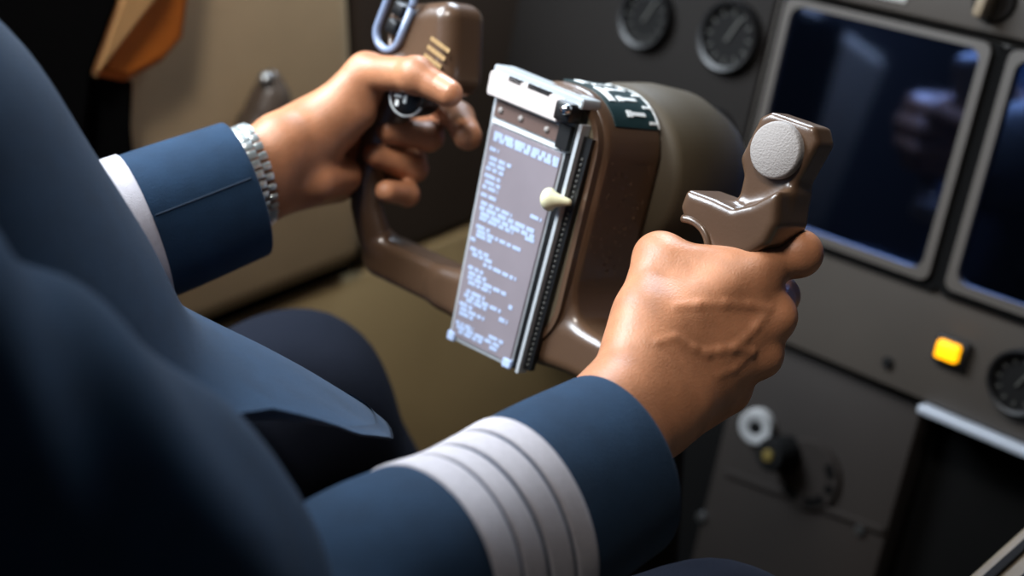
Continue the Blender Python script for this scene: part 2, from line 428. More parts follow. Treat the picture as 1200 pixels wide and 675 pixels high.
# trim scale: dark band bent over the hub shoulder
def shoulder(s, z, off=.0008):
    """point at arclength s along the hub top/right edge, from the middle of the top going right"""
    r = .036+off; x0 = .044-.036; straight = x0-(-.010)
    if s < straight: return (-.010+s, .088+off, z)
    a = (s-straight)/.036
    if a < math.pi/2: return (x0+r*math.sin(a), .088-.036+r*math.cos(a), z)
    return (.044+off, .088-.036-(a-math.pi/2)*.036, z)
def band(bm, s0, s1, z0, z1, off, n=24):
    A = []
    for k in range(n+1):
        s = s0+(s1-s0)*k/n; A.append([bm.verts.new(shoulder(s, z, o)) for z, o in ((z0, off), (z1, off), (z1, off-.0012), (z0, off-.0012))])
    for k in range(n):
        for j in range(4): bm.faces.new((A[k][j], A[k][(j+1) % 4], A[k+1][(j+1) % 4], A[k+1][j]))
    bm.faces.new(A[0]); bm.faces.new(A[-1][::-1])
bm = bmesh.new(); band(bm, .002, .0545, -.0615, -.020, .0008)
lab = obj('trim_scale', bm, 'label', yk, smooth=True, angle=40)
lab['label'] = 'dark green scale band with white marks'
bm = bmesh.new()
for s in (.012, .0225, .033, .0445): band(bm, s, s+.0024, -.052, -.037, .0014, 3); band(bm, s-.001, s+.0034, -.039, -.0345, .0014, 3)
for s in (.007, .0175, .028, .039, .050): band(bm, s, s+.0018, -.061, -.054, .0014, 3)
band(bm, .022, .037, -.030, -.0245, .0014, 6); band(bm, .004, .012, -.034, -.027, .0014, 6)
band(bm, .0025, .054, -.0628, -.0618, .0012, 20)
obj('scale_marks', bm, 'white', lab, smooth=True, angle=40)

# grey disc on the right horn
bm = bmesh.new()
lathe(bm, [(0, .0045), (.0135, .0045), (.0146, .0038), (.015, .0025), (.015, -.002), (0, -.002)], tuple(YK.L(908, 176, .0035)-np.array([0, 0, .0035])), (.02, .02, 1), 48)
obj('horn_disc', bm, 'disc', yk, smooth=True, angle=50)['label'] = 'round grey disc on the right horn'
# bright trigger guard curve under the hook
bm = bmesh.new()
def tube(bm, pts, r, seg=10, close=True):
    pts = [Vector(p) for p in pts]; rings = []
    rs = r if isinstance(r, (list, tuple)) else [r]*len(pts)
    t0 = (pts[1]-pts[0]).normalized(); n = t0.orthogonal().normalized()
    for i, p in enumerate(pts):
        t = (pts[min(i+1, len(pts)-1)]-pts[max(i-1, 0)]).normalized(); n = (n-t*n.dot(t)).normalized(); b = t.cross(n)
        rings.append([bm.verts.new(p+(n*math.cos(2*math.pi*k/seg)+b*math.sin(2*math.pi*k/seg))*rs[i]) for k in range(seg)])
    for A, B in zip(rings[:-1], rings[1:]):
        for k in range(seg): bm.faces.new((A[k], A[(k+1) % seg], B[(k+1) % seg], B[k]))
    if close: bm.faces.new(rings[0][::-1]); bm.faces.new(rings[-1])
tube(bm, catmull([YK.L(a, b, .0135) for a, b in ((800, 256), (812, 259), (822, 267), (828, 278), (831, 292), (833, 310))], 20), .0021)
obj('trigger_guard', bm, 'yoke', yk, smooth=True)
# left horn: switch guard rim, rocker inside, lettering, round switch under the thumb
bm = bmesh.new()
Rl = Matrix.Rotation(-.25, 3, 'Z')
rim = [Vector((-.1275, .0975, .0150))+Rl@Vector((x, y, 0)) for x, y in rrect(-.0115, .0115, -.021, .023, .0105, 6)]
tube(bm, rim+[rim[0]], .0026, 10)
obj('switch_guard', bm, 'guard', yk, smooth=True)['label'] = 'blue grey rim around the left horn switch'
bm = bmesh.new()
for dy in (-.006, .006): box(bm, Vector((-.1275, .0975, .010))+Rl@Vector((0, dy, 0)), (.009, .009, .012), Rl, .0015)
obj('rocker_switch', bm, 'black', yk, smooth=True, angle=40)
bm = bmesh.new()
random.seed(3)
for k in range(3):
    x = -.0082
    while x < .008:
        L = random.uniform(.0012, .0026); box(bm, Vector((-.0865, .0845, .0130))+Rl@Vector((x+L/2, .0058-.0058*k, 0)), (L, .0026, .0006), Rl); x += L+.0006
obj('horn_lettering', bm, 'tan_ink', yk)
bm = bmesh.new()
c = Vector((-.0990, .0530, .010))
lathe(bm, [(0, .016), (.009, .0155), (.0115, .013), (.0122, .008), (.0122, -.012), (0, -.012)], c, (.35, 0, .9), 32)
sw = obj('round_switch', bm, 'black', yk, smooth=True, angle=50)
bm = bmesh.new()
q = Vector((.35, 0, .9)).to_track_quat('Z', 'Y').to_matrix()
for x, y, sx, sy in ((-.004, .0045, .004, .0022), (.0005, .0045, .002, .005), (-.0005, -.0005, .005, .002)):
    box(bm, c+q@Vector((x, y, .0158)), (sx, sy, .001), q)
tube(bm, [c+q@Vector((.0108*math.cos(a), .0108*math.sin(a), .0125)) for a in np.linspace(1.2, 4.4, 16)], .0013, 8)
obj('switch_mark', bm, 'white', sw)

# ---- checklist plate on the hub
clip = empty('checklist_holder', YK)
tag(clip, 'metal checklist placard with rows of pale lettering clipped to the yoke centre', 'placard')
TL, TR, BL, BR = (-.043, .0795), (.031, .0755), (-.0365, -.0865), (.0262, -.0862)
def q4(u, v, z=0):  # u across, v down
    a = np.array(TL)*(1-u)+np.array(TR)*u; b = np.array(BL)*(1-u)+np.array(BR)*u; c = a*(1-v)+b*v; return (c[0], c[1], z)
def quadbox(bm, u0, u1, v0, v1, z0, z1):
    vs = [[bm.verts.new(q4(u, v, z)) for u, v in ((u0, v0), (u1, v0), (u1, v1), (u0, v1))] for z in (z0, z1)]
    bm.faces.new(vs[1][::-1]); bm.faces.new(vs[0])
    for k in range(4): bm.faces.new((vs[0][k], vs[0][(k+1) % 4], vs[1][(k+1) % 4], vs[1][k]))
def quadround(bm, u0, u1, v0, v1, z0, z1, r):
    pts = [q4(u, v)[:2] for u, v in rrect(u0, u1, v0, v1, r, 4)]
    prism(bm, pts[::-1], z0, z1, .0006)
bm = bmesh.new(); quadround(bm, 0, .90, 0, 1, -.0045, -.0005, .03)
obj('backing_plate', bm, 'rail', clip, smooth=True, angle=40)
bm = bmesh.new(); quadround(bm, .035, .875, .165, .985, -.0006, .0006, .02)
card = obj('placard_card', bm, 'plate', clip, smooth=True, angle=40)
bm = bmesh.new(); quadbox(bm, .05, .80, .075, .135, -.0006, .0008)
bd = obj('placard_header', bm, 'plate_band', clip)
bm = bmesh.new()
for u in (.12, .36, .66): lathe(bm, [(0, .0018), (.0018, .0016), (.002, .0006), (0, .0006)], q4(u, .105), (0, 0, 1), 16)
obj('header_rivet', bm, 'disc', bd, smooth=True)
bm = bmesh.new(); quadbox(bm, .05, .86, .148, .157, -.0006, .001)
obj('header_line', bm, 'white', clip)
# rows of small letter blocks, grouped in words (illegible in the photograph)
bm = bmesh.new(); random.seed(11)
rows = [(.195, .10, .86, 1.5), (.212, .10, .86, 1.2), (.252, .08, .20, 1), (.285, .10, .36, 1), (.305, .10, .30, 1), (.325, .08, .30, 1), (.345, .80, .86, 1), (.352, .08, .30, 1), (.375, .10, .30, 1), (.395, .08, .28, 1),
        (.425, .70, .84, 1), (.425, .08, .28, 1), (.455, .10, .50, 1), (.475, .10, .80, 1.2), (.495, .12, .80, 1.2), (.512, .12, .55, 1), (.51, .70, .84, 1), (.545, .10, .30, 1), (.562, .12, .68, 1), (.578, .12, .35, 1), (.60, .06, .12, 1),
        (.635, .08, .32, 1), (.652, .12, .38, 1), (.672, .28, .72, 1), (.705, .10, .30, 1), (.725, .12, .36, 1), (.742, .12, .64, 1), (.76, .14, .45, 1), (.78, .70, .76, 1.2), (.795, .14, .40, 1), (.812, .12, .62, 1), (.828, .16, .45, 1), (.84, .62, .74, 1.2), (.85, .08, .26, 1), (.868, .10, .44, 1), (.886, .10, .30, 1), (.92, .54, .74, 1), (.925, .08, .32, 1), (.94, .10, .70, 1), (.956, .14, .48, 1), (.958, .58, .70, 1)]
for v, u0, u1, hgt in rows:
    u = u0
    while u < u1-.01:
        n = random.randint(3, 8)
        for _ in range(n):
            wd = random.uniform(.009, .016)
            if u+wd > u1: break
            quadbox(bm, u, u+wd, v-.0066*hgt, v+.0066*hgt, .0005, .0009); u += wd+.003
        u += .02
obj('lettering', bm, 'ink', card)
# clip head across the top, its clamp block and screw
bm = bmesh.new(); quadround(bm, -.02, .80, -.025, .062, -.004, .006, .02)
hd = obj('clip_head', bm, 'clip_white', clip, smooth=True, angle=40); hd['label'] = 'white metal clip head'
bm = bmesh.new(); quadround(bm, -.01, .99, -.05, -.012, -.012, .004, .015)
obj('hinge_bar', bm, 'rail', clip, smooth=True, angle=40)
bm = bmesh.new()
quadbox(bm, .2, .34, -.03, -.012, .004, .006); quadbox(bm, .42, .66, -.032, -.014, .004, .006)
obj('hinge_slot', bm, 'black', clip)
bm = bmesh.new(); box(bm, q4(.87, .012, .004), (.013, .012, .012), None, .002)
cb = obj('clamp_block', bm, 'black', clip, smooth=True, angle=40)
bm = bmesh.new(); lathe(bm, [(0, .004), (.0028, .003), (.0036, 0), (0, -.001)], q4(.92, .0, .0105), (.2, .1, 1), 20)
obj('clamp_screw', bm, 'chrome', cb, smooth=True)
bm = bmesh.new(); quadbox(bm, .80, .925, .06, .15, -.001, .003)
obj('clamp_plate', bm, 'black', clip)
# black channel, bright rail and toothed strip on the right edge
bm = bmesh.new(); quadbox(bm, .885, .985, .16, .995, -.006, -.001)
obj('side_channel', bm, 'black', clip)
bm = bmesh.new(); quadbox(bm, .985, 1.02, .04, 1.0, -.006, .002)
obj('side_rail', bm, 'rail', clip)
bm = bmesh.new(); quadbox(bm, 1.02, 1.11, .08, .98, -.006, -.002)
st = obj('toothed_strip', bm, 'black', clip)
bm = bmesh.new()
for k in range(40): box(bm, q4(1.065, .16+k*.0205, -.0018), (.0018, .0016, .0012), None, .0004)
obj('strip_teeth', bm, 'grey_ink', st)
bm = bmesh.new()
tube(bm, catmull([q4(.90, .335, .007), q4(.955, .328, .007), q4(1.02, .322, .005), q4(1.10, .318, .001)], 14), [.001, .0055, .0068, .0070, .0068, .0060, .0052, .0045, .004, .0034, .003, .0026, .0022, .0016], 20)
obj('slider_knob', bm, 'cream', clip, smooth=True)['label'] = 'cream slider knob'
for u0, u1 in ((-.005, .10), (.78, .895)):
    bm = bmesh.new(); quadround(bm, u0, u1, .968, 1.004, -.0008, .0014, .012)
    obj('corner_tab', bm, 'ink', clip, smooth=True, angle=40)

# ================================================================== INSTRUMENT PANELS
def board(name, x0, x1, y0, y1, z0, z1, m, label, cat='panel', bev=.003, parent=None):
    bm = bmesh.new(); box(bm, ((x0+x1)/2, (y0+y1)/2, (z0+z1)/2), (x1-x0, y1-y0, z1-z0), None, bev)
    o = obj(name, bm, m, None, smooth=True, angle=40); o.matrix_world = PN.M()
    if label: tag(o, label, cat)
    return o
board('instrument_panel', -.125, .62, -.192, .0935, -.05, -.004, 'panel', 'brown grey instrument panel that holds the two dark displays')
board('gauge_panel', -.42, -.127, -.198, .0935, -.05, -.004, 'panel_dark', 'panel section with round gauges left of the displays, its shade painted dark brown')  # separate piece of the panel, shade put into its darker colour
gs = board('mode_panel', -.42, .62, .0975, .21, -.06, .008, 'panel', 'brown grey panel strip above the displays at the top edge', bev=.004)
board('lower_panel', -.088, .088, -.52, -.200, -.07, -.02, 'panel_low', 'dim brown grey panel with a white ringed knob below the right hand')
board('footwell_shade', .09, .62, -.56, -.203, -.10, -.05, 'matte_black', 'black sheet for the unlit footwell under the silver edge strip', bev=.002)  # flat black in place of the dark void below the panel
board('footwell_shade', -.21, -.09, -.56, -.201, -.10, -.06, 'matte_black', 'black sheet for the unlit footwell left of the dim lower panel, behind the right sleeve', bev=.002)  # added black sheet: shade of the gap beside the lower panel
def display(x0, x1, label):
    d = empty('display_unit', PN); tag(d, label, 'display', 'dark flat displays on the instrument panel')
    bm = bmesh.new(); frame_ring(bm, rrect(x0-.0075, x1+.0075, -.097, .0915, .008, 5), rrect(x0, x1, -.0895, .0855, .010, 5), -.0038, .006)
    bmesh.ops.bevel(bm, geom=[e for e in bm.edges if e.is_manifold and e.calc_face_angle(0) > 1], offset=.0015, segments=2, affect='EDGES')
    obj('bezel', bm, 'display_bezel', d, smooth=True, angle=40)
    bm = bmesh.new(); frame_ring(bm, rrect(x0-.0145, x1+.0145, -.1035, .0925, .006, 5), rrect(x0-.0074, x1+.0074, -.0969, .0914, .008, 5), -.0038, .001); obj('surround', bm, 'matte_black', d)
    bm = bmesh.new(); prism(bm, rrect(x0-.002, x1+.002, -.0915, .0875, .010, 5), -.0038, .0015); obj('screen', bm, 'screen', d)
display(-.104, .067, 'dark display with a faint blue reflection left of the other display')
display(.0965, .2675, 'dark display cut by the right edge of the photo')
def gauge(x, y, r, label):
    g = empty('round_gauge', PN); tag(g, label, 'gauge', 'round gauges on the instrument panel')
    bm = bmesh.new(); lathe(bm, [(r*1.12, -.0035), (r*1.12, .004), (r*1.05, .007), (r*.93, .006), (r*.9, .001), (r*.9, -.0035)], (x, y, 0), (0, 0, 1), 40); obj('bezel', bm, 'black', g, smooth=True, angle=40)
    bm = bmesh.new(); lathe(bm, [(0, .0005), (r*.92, .0005), (r*.92, -.0035), (0, -.0035)], (x, y, 0), (0, 0, 1), 40); fc = obj('face', bm, 'gauge', g, smooth=True, angle=40)
    bm = bmesh.new()
    for k in range(12):
        a = k*math.pi/6; R = Matrix.Rotation(a, 3, 'Z'); box(bm, Vector((x, y, .001))+R@Vector((r*.76, 0, 0)), (r*.2, r*.05, .0008), R)
    obj('dial_marks', bm, 'grey_ink', fc)
    bm = bmesh.new(); R = Matrix.Rotation(1.1, 3, 'Z'); box(bm, Vector((x, y, .002))+R@Vector((r*.25, 0, 0)), (r*.85, r*.07, .0012), R); obj('needle', bm, 'grey_ink', g)
gauge(-.162, .047, .028, 'dark round gauge left of the display, upper one')
gauge(-.160, -.042, .024, 'dark round gauge left of the display, below the upper gauge')
gauge(.166, -.147, .023, 'round gauge right of the amber light')
gauge(-.255, .045, .026, 'dark round gauge behind the top of the column head')
# amber light
am = empty('indicator_light', PN); tag(am, 'lit amber indicator light on the panel under the displays', 'light')
bm = bmesh.new(); box(bm, (.1075, -.1445, -.001), (.028, .022, .008), None, .002); obj('housing', bm, 'black', am, smooth=True, angle=40)
bm = bmesh.new(); box(bm, (.1065, -.1435, .005), (.0185, .0145, .008), None, .002); obj('lens', bm, 'amber', am, smooth=True, angle=40)
bm = bmesh.new(); lathe(bm, [(0, .002), (.004, .0018), (.005, 0), (.005, -.005), (0, -.005)], (.057, -.173, -.002), (0, 0, 1), 20)
sc_ = obj('panel_screw', bm, 'black', None, smooth=True, angle=40); sc_.matrix_world = PN.M(); tag(sc_, 'small dark screw on the panel left of the amber light', 'screw')
board('edge_strip', .094, .62, -.2005, -.1935, -.05, .004, 'steel_strip', 'bright silver strip along the lower panel edge at right', 'strip', .002)
board('panel_placard', -.045, -.002, .106, .120, .006, .0095, 'grey_plate', 'pale grey placard on the top panel strip', 'placard', .001)
# selector knob on the strip above the displays
kn = empty('selector_knob', PN); tag(kn, 'tan selector knob on the panel strip at the top right', 'knob')
bm = bmesh.new(); lathe(bm, [(0, .012), (.016, .012), (.0175, .009), (.0175, .006), (0, .006)], (.068, .1225, 0), (0, 0, 1), 32); obj('skirt', bm, 'panel_dark', kn, smooth=True, angle=40)
bm = bmesh.new(); box(bm, (.068, .1225, .021), (.0085, .028, .02), Matrix.Rotation(-.1, 3, 'Z'), .003); obj('pointer', bm, 'pedestal', kn, smooth=True, angle=40)
# knobs on the lower panel
def ring_knob():
    k = empty('ringed_knob', PN); tag(k, 'round knob with a pale ring face below the right hand', 'knob')
    c = PN.L(886, 501, -.010)
    bm = bmesh.new(); lathe(bm, [(.0062, .002), (.0085, .003), (.0142, .003), (.0158, .001), (.0158, -.0098), (.0062, -.0098)], c, (.25, 0, 1), 36); obj('ring', bm, 'pale_knob', k, smooth=True, angle=40)
    bm = bmesh.new(); lathe(bm, [(0, .0015), (.0063, .0015), (.0063, -.0098), (0, -.0098)], c, (.25, 0, 1), 24); obj('hub', bm, 'gauge', k, smooth=True, angle=40)
    c2_ = PN.L(913, 532, -.004)
    k = empty('brown_knob', PN); tag(k, 'dark knob with a small brass centre right of the ringed knob', 'knob')
    bm = bmesh.new(); lathe(bm, [(0, .018), (.012, .017), (.015, .013), (.016, -.02), (0, -.02)], c2_, (0, .1, 1), 28); obj('body', bm, 'gauge', k, smooth=True, angle=40)
    bm = bmesh.new(); lathe(bm, [(0, .021), (.005, .02), (.0055, .016), (0, .016)], c2_, (0, .1, 1), 20); obj('cap', bm, 'brass', k, smooth=True, angle=40)
    c3 = PN.L(948, 556, -.019)
    k = empty('slotted_dial', PN); tag(k, 'round dial with dark curved slots on the dim lower panel', 'dial')
    bm = bmesh.new(); lathe(bm, [(0, .004), (.030, .004), (.032, .001), (.032, -.004), (0, -.004)], c3, (0, 0, 1), 40); dd = obj('plate', bm, 'panel_low', k, smooth=True, angle=40)
    for a0, a1 in ((-2.3, -1.75), (-1.4, -.55), (-.3, .05), (.3, .8)):
        bm = bmesh.new(); n = 8
        rr = [[bm.verts.new((c3[0]+q*math.cos(a0+(a1-a0)*i/n), c3[1]+q*math.sin(a0+(a1-a0)*i/n), c3[2]+z)) for q, z in ((.020, .003), (.020, .0048), (.0275, .0048), (.0275, .003))] for i in range(n+1)]
        for A, B in zip(rr[:-1], rr[1:]):
            for j in range(4): bm.faces.new((A[j], A[(j+1) % 4], B[(j+1) % 4], B[j]))
        bm.faces.new(rr[0]); bm.faces.new(rr[-1][::-1]); obj('slot', bm, 'matte_black', k)
ring_knob()
# seam strip across the lower panel with its two screws
a, b = PN.L(850, 552, -.0195), PN.L(1036, 622, -.0195)
bm = bmesh.new(); mid = (a+b)/2; dv = b-a; R = Matrix.Rotation(math.atan2(dv[1], dv[0]), 3, 'Z'); box(bm, mid, (float(np.hypot(dv[0], dv[1])), .006, .006), R, .001)
o = obj('seam_strip', bm, 'panel_low', None, smooth=True, angle=40); o.matrix_world = PN.M(); tag(o, 'thin seam strip across the dim lower panel', 'strip')
for (px, py), lb in (((1008, 621), 'small screw at the right end of the lower seam strip'), ((822, 606), 'small screw on the lower panel left edge above the right knee')):
    bm = bmesh.new(); lathe(bm, [(0, .003), (.004, .0025), (.005, 0), (.005, -.006), (0, -.006)], PN.L(px, py, -.0185), (0, 0, 1), 18)
    o = obj('panel_screw', bm, 'steel', None, smooth=True, angle=40); o.matrix_world = PN.M(); tag(o, lb, 'screw')

# ---- centre pedestal corner at lower right
E0 = P(1128, 690, .90); E1 = P(1207, 598, .90)
zt = .55; 
def atZ(px, py, Z): q = ray(px, py); return CAM+q*((Z-CAM[2])/q[2])
pa = atZ(1138, 675, zt); pb = atZ(1200, 604, zt)
pd = empty('centre_pedestal', loc=(pa[0], .7, zt)); tag(pd, 'tan centre pedestal corner with small switches at the lower right', 'pedestal')
X0 = float((pa[0]+pb[0])/2)-.0
Yf = float(pb[1])+.035
bpy.context.view_layer.update()
bm = bmesh.new(); box(bm, (X0+.2, Yf-.45, zt-.16), (.4, .9, .32), None, .008, 3); rel(obj('housing', bm, 'pedestal', smooth=True, angle=40), pd)
bm = bmesh.new(); box(bm, (X0+.2, Yf-.45, .11), (.34, .86, .26)); rel(obj('plinth', bm, 'matte_black'), pd)
bm = bmesh.new(); box(bm, (X0+.055, Yf-.12, zt+.001), (.06, .13, .004), None, .001); pl = rel(obj('switch_plate', bm, 'panel_dark', smooth=True, angle=40), pd)
for i, (dx, dy) in enumerate(((.04, -.085), (.066, -.085), (.04, -.125), (.066, -.125), (.04, -.16), (.066, -.16))):
    bm = bmesh.new(); lathe(bm, [(0, .016), (.005, .0155), (.006, .013), (.0045, .006), (.007, .003), (.007, 0), (0, 0)], (X0+dx, Yf+dy, zt+.002), (0, -.2, 1), 20); rel(obj('switch', bm, 'steel', smooth=True, angle=40), pd)
bm = bmesh.new(); box(bm, (X0+.012, Yf-.2, zt+.0012), (.006, .34, .003), None, .001); rel(obj('edge_groove', bm, 'panel_dark'), pd)

# ================================================================== THE PILOT
def yw(*l): return YK.W(l)
def frm(ax, up):
    """rotation rows: x along ax, z close to up"""
    x = np.array(ax, float); x /= np.linalg.norm(x); z = np.array(up, float); z -= x*(z@x); z /= np.linalg.norm(z); return np.array([x, np.cross(z, x), z])

# joints in the yoke's frame (x right, y up the board, z towards the pilot)
def on(px, py, z): return tuple(YK.L(px, py, z))
RH = dict(
    wrist=on(757, 454, .060), elbow=None,
    index=[on(886, 316, .001), on(936, 297, -.020), (.1480, .0300, -.060), (.1290, .0260, -.050)],
    middle=[on(903, 370, -.006), (.1570, .0060, -.048), (.1380, .0060, -.056), (.1270, .0050, -.038)],
    ring=[on(888, 415, -.004), (.1550, -.0150, -.043), (.1410, -.0140, -.056), (.1300, -.0140, -.038)],
    little=[on(852, 456, .002), (.1500, -.0340, -.034), (.1410, -.0320, -.046), (.1330, -.0310, -.032)],
    thumb=[on(757, 372, .048), on(773, 303, .022), (.1310, .0120, -.012), (.1310, .0120, -.036)],
    r=dict(index=(.0122, .0112, .0094, .0080), middle=(.0122, .0102, .0092, .0080), ring=(.0116, .0096, .0088, .0076), little=(.0106, .0086, .0078, .0068), thumb=(.0160, .0138, .0115, .0095)))
LH = dict(
    wrist=(-.1480, -.0110, .078), elbow=None,
    index=[(-.1700, .0430, -.014), (-.1350, .0470, -.044), (-.1000, .0425, -.033), (-.0715, .0365, -.015)],
    middle=[(-.1770, .0220, -.014), (-.1420, .0260, -.044), (-.1160, .0250, -.026), (-.1245, .0255, .003)],
    ring=[(-.1750, .0020, -.010), (-.1440, .0030, -.040), (-.1200, .0020, -.022), (-.1285, .0080, .006)],
    little=[(-.1680, -.0160, -.002), (-.1390, -.0140, -.030), (-.1130, -.0140, -.014), (-.1090, -.0115, .009)],
    thumb=[(-.1440, .0160, .050), (-.1290, .0610, .028), (-.0860, .0690, .026), (-.0620, .0640, .019)],
    r=dict(index=(.0115, .0102, .0102, .0094), middle=(.0118, .0102, .0098, .0088), ring=(.0112, .0098, .0094, .0086), little=(.0102, .0088, .0082, .0074), thumb=(.0170, .0122, .0108, .0086)))
def hand_field(p, H, side):
    """p in yoke coordinates"""
    w = np.array(H['wrist']); J = {k: [np.array(q) for q in H[k]] for k in ('index', 'middle', 'ring', 'little', 'thumb')}; r = H['r']
    e = np.array(H['elbow'])
    wide = np.array(H['wide']); wide = wide/np.linalg.norm(wide)
    # forearm: two strands side by side so that the wrist is wider than thick
    arm = smin(cap(p, w+wide*.0115, w+wide*.014+(e-w)*.5, .0185, .026), cap(p, w-wide*.0115, w-wide*.014+(e-w)*.5, .0185, .026), .02)
    names = ('index', 'middle', 'ring', 'little')
    palm = None
    for k, nm in enumerate(names):
        root = w+wide*(.018-.012*k)+(J[nm][0]-w)*.10
        m = cap(p, root, J[nm][0], .0165 if nm != 'little' else .0155, r[nm][0]*1.08)
        palm = m if palm is None else smin(palm, m, .012)
    for q in H.get('pads', []): palm = smin(palm, cap(p, q[0], q[1], q[2], q[3]), .012)
    hand = smin(palm, arm, .016)
    # thumb
    t = J['thumb']; rt = r['thumb']
    root = w+wide*.012+(t[0]-w)*.25
    th = smin(cap(p, root, t[0], .016, rt[0]), cap(p, t[0], t[1], rt[0], rt[1]), .010)
    th2 = smin(cap(p, t[1], t[2], rt[1]*.94, rt[2]), cap(p, t[2], t[3], rt[2], rt[3]), .004)
    th2 = smin(th2, ell(p, t[2], (rt[2]*1.02,)*3), .004)
    th = smin(th, th2, .006)
    hand = smin(hand, th, H.get('kthumb', .010))
    # web between thumb and index
    if 'web' in H:
        for q in H['web']: hand = smin(hand, cap(p, q[0], q[1], q[2], q[3]), .010)
    # fingers
    for k, nm in enumerate(names):
        j = J[nm]; rr = r[nm]
        f = smin(cap(p, j[0], j[1], rr[0]*.95, rr[1]), cap(p, j[1], j[2], rr[1]*.97, rr[2]), .004)
        f = smin(f, cap(p, j[2], j[3], rr[2]*.97, rr[3]), .003)
        f = smin(f, ell(p, j[1], (rr[1]*1.08,)*3), .004)
        hand = smin(hand, f, .0035)
    # knuckles
    for nm in names:
        kb = J[nm][0]+np.array(H['dorsal'])*.004
        hand = smin(hand, ell(p, kb, (r[nm][0]*.82,)*3), .007)
    for pts, rad in H.get('veins', []):
        for a, b in zip(pts[:-1], pts[1:]): hand = smin(hand, cap(p, a, b, rad), .0035)
    for pts, rad in H.get('creases', []):
        for a, b in zip(pts[:-1], pts[1:]): hand = smax(hand, -cap(p, a, b, rad), .0025)
    return hand
E_R = CAM+.55*ray(300, 760)
RH['elbow'] = tuple(YK.A@(P(530, 770, .605)-YK.O)); RH['wide'] = (-.55, .80, .05); RH['dorsal'] = (.75, .1, .45)
E_L = np.array([-.74, .235, .70]); LH['elbow'] = tuple(YK.A@(E_L-YK.O)); LH['wide'] = (.25, .9, .0); LH['dorsal'] = (-.9, .1, .1)
RH['pads'] = [(on(800, 465, .045), on(835, 455, .004), .0150, .0130)]
RH['web'] = [(on(788, 309, .026), on(884, 316, .003), .0115, .0112), (on(800, 345, .028), on(880, 345, .002), .0130, .0125)]
LH['pads'] = [((-.135, -.012, .046), (-.140, -.010, .020), .0150, .0120), ((-.137, .026, .040), (-.127, .036, .030), .0150, .0120), ((-.1500, -.0180, .050), (-.1560, -.0190, .010), .0155, .0130), ((-.147, .010, .050), (-.141, .024, .034), .0175, .0150)]
LH['web'] = [((-.1300, .0520, .026), (-.1650, .0440, -.002), .0110, .0115)]
RH['dd'] = 1
def hand_mesh(H, side, lo, hi, h):
    g = Grid(lo, hi, h); d = hand_field(g.p, H, side)
    V, Fq = nets(g, d); return V, Fq
def surf(H, side, pix, depth0, depth1, inset):
    """points just under the hand's surface where the lines of sight to the given pixels meet it"""
    out = []
    ts = np.linspace(depth0, depth1, 240)
    for px, py in pix:
        q = ((CAM+ts[:, None]*ray(px, py)-YK.O)@YK.A.T).astype(np.float32)
        dd = hand_field(q, H, side); k = int(np.argmax(dd < -inset)) if (dd < -inset).any() else int(np.argmin(dd)); out.append(q[k].astype(float))
    return out
vein_pix = [[(792, 361), (818, 358), (848, 356), (876, 357), (900, 362)], [(812, 409), (826, 415), (842, 411), (858, 408), (880, 412)], [(858, 408), (872, 396), (884, 384), (894, 372)], [(770, 402), (790, 396), (812, 409)], [(840, 440), (858, 432), (880, 412)]]
RH['veins'] = [(surf(RH, 1, v, .60, .85, .0010), rad) for v, rad in zip(vein_pix, (.0014, .0014, .0011, .0008, .0009))]
def core_field(p):
    d = cap(p, (-.60, .10, .52), (-.615, .13, .80), .125, .12)
    d = smin(d, cap(p, (-.69, .12, .88), (-.60, .12, .88), .09), .06)
    for s, sh, el, hip, kn, an in ((1, (-.47, .105, .955), E_R+np.array([0, -.015, -.005]), (-.52, .12, .53), KNEE_R, (-.36, .66, .10)), (-1, (-.795, .135, .955), E_L, (-.70, .12, .53), KNEE_L, (-.72, .72, .10))):
        mid = np.array([-.434, .112, .86]) if s == 1 else np.array([-.79, .19, .82]); d = smin(d, np.minimum(cap(p, sh, mid, .036, .034), cap(p, mid, el, .034, .033)), .02)
        d = smin(d, cap(p, hip, kn, .075, .052), .03)
        d = smin(d, cap(p, kn, an, .050, .036), .02)
        d = smin(d, cap(p, an, (an[0], an[1]+.13, .05), .036, .03), .02)
        w = yw(*(RH if s == 1 else LH)['wrist']); d = smin(d, cap(p, el, el+(w-el)*.55, .040, .031), .02)
    # neck and head
    d = smin(d, cap(p, (-.62, .13, .98), (-.62, .17, 1.10), .056, .054), .03)
    hc = np.array([-.62, .20, 1.20])
    head = smin(ell(p, hc+(0, -.005, .03), (.076, .096, .092)), ell(p, hc+(0, .025, -.045), (.058, .068, .072)), .03)
    head = smin(head, cap(p, hc+(0, .098, .012), hc+(0, .112, -.022), .009, .013), .012)
    for s in (-1, 1):
        head = smin(head, ell(p, hc+(s*.078, -.005, -.005), (.010, .018, .030)), .008)
        head = smax(head, -ell(p, hc+(s*.032, .098, .018), (.016, .012, .010)), .010)
        head = smin(head, ell(p, hc+(s*.032, .083, .018), (.013, .012, .012)), .003)
    head = smax(head, -cap(p, hc+(-.02, .102, -.052), hc+(.02, .102, -.052), .0035), .004)
    head = smin(head, cap(p, hc+(-.016, .092, -.047), hc+(.016, .092, -.047), .008), .006)
    return smin(d, head, .025)
KNEE_R = np.array([-.342, .50, .526]); KNEE_L = np.array([-.736, .510, .532])

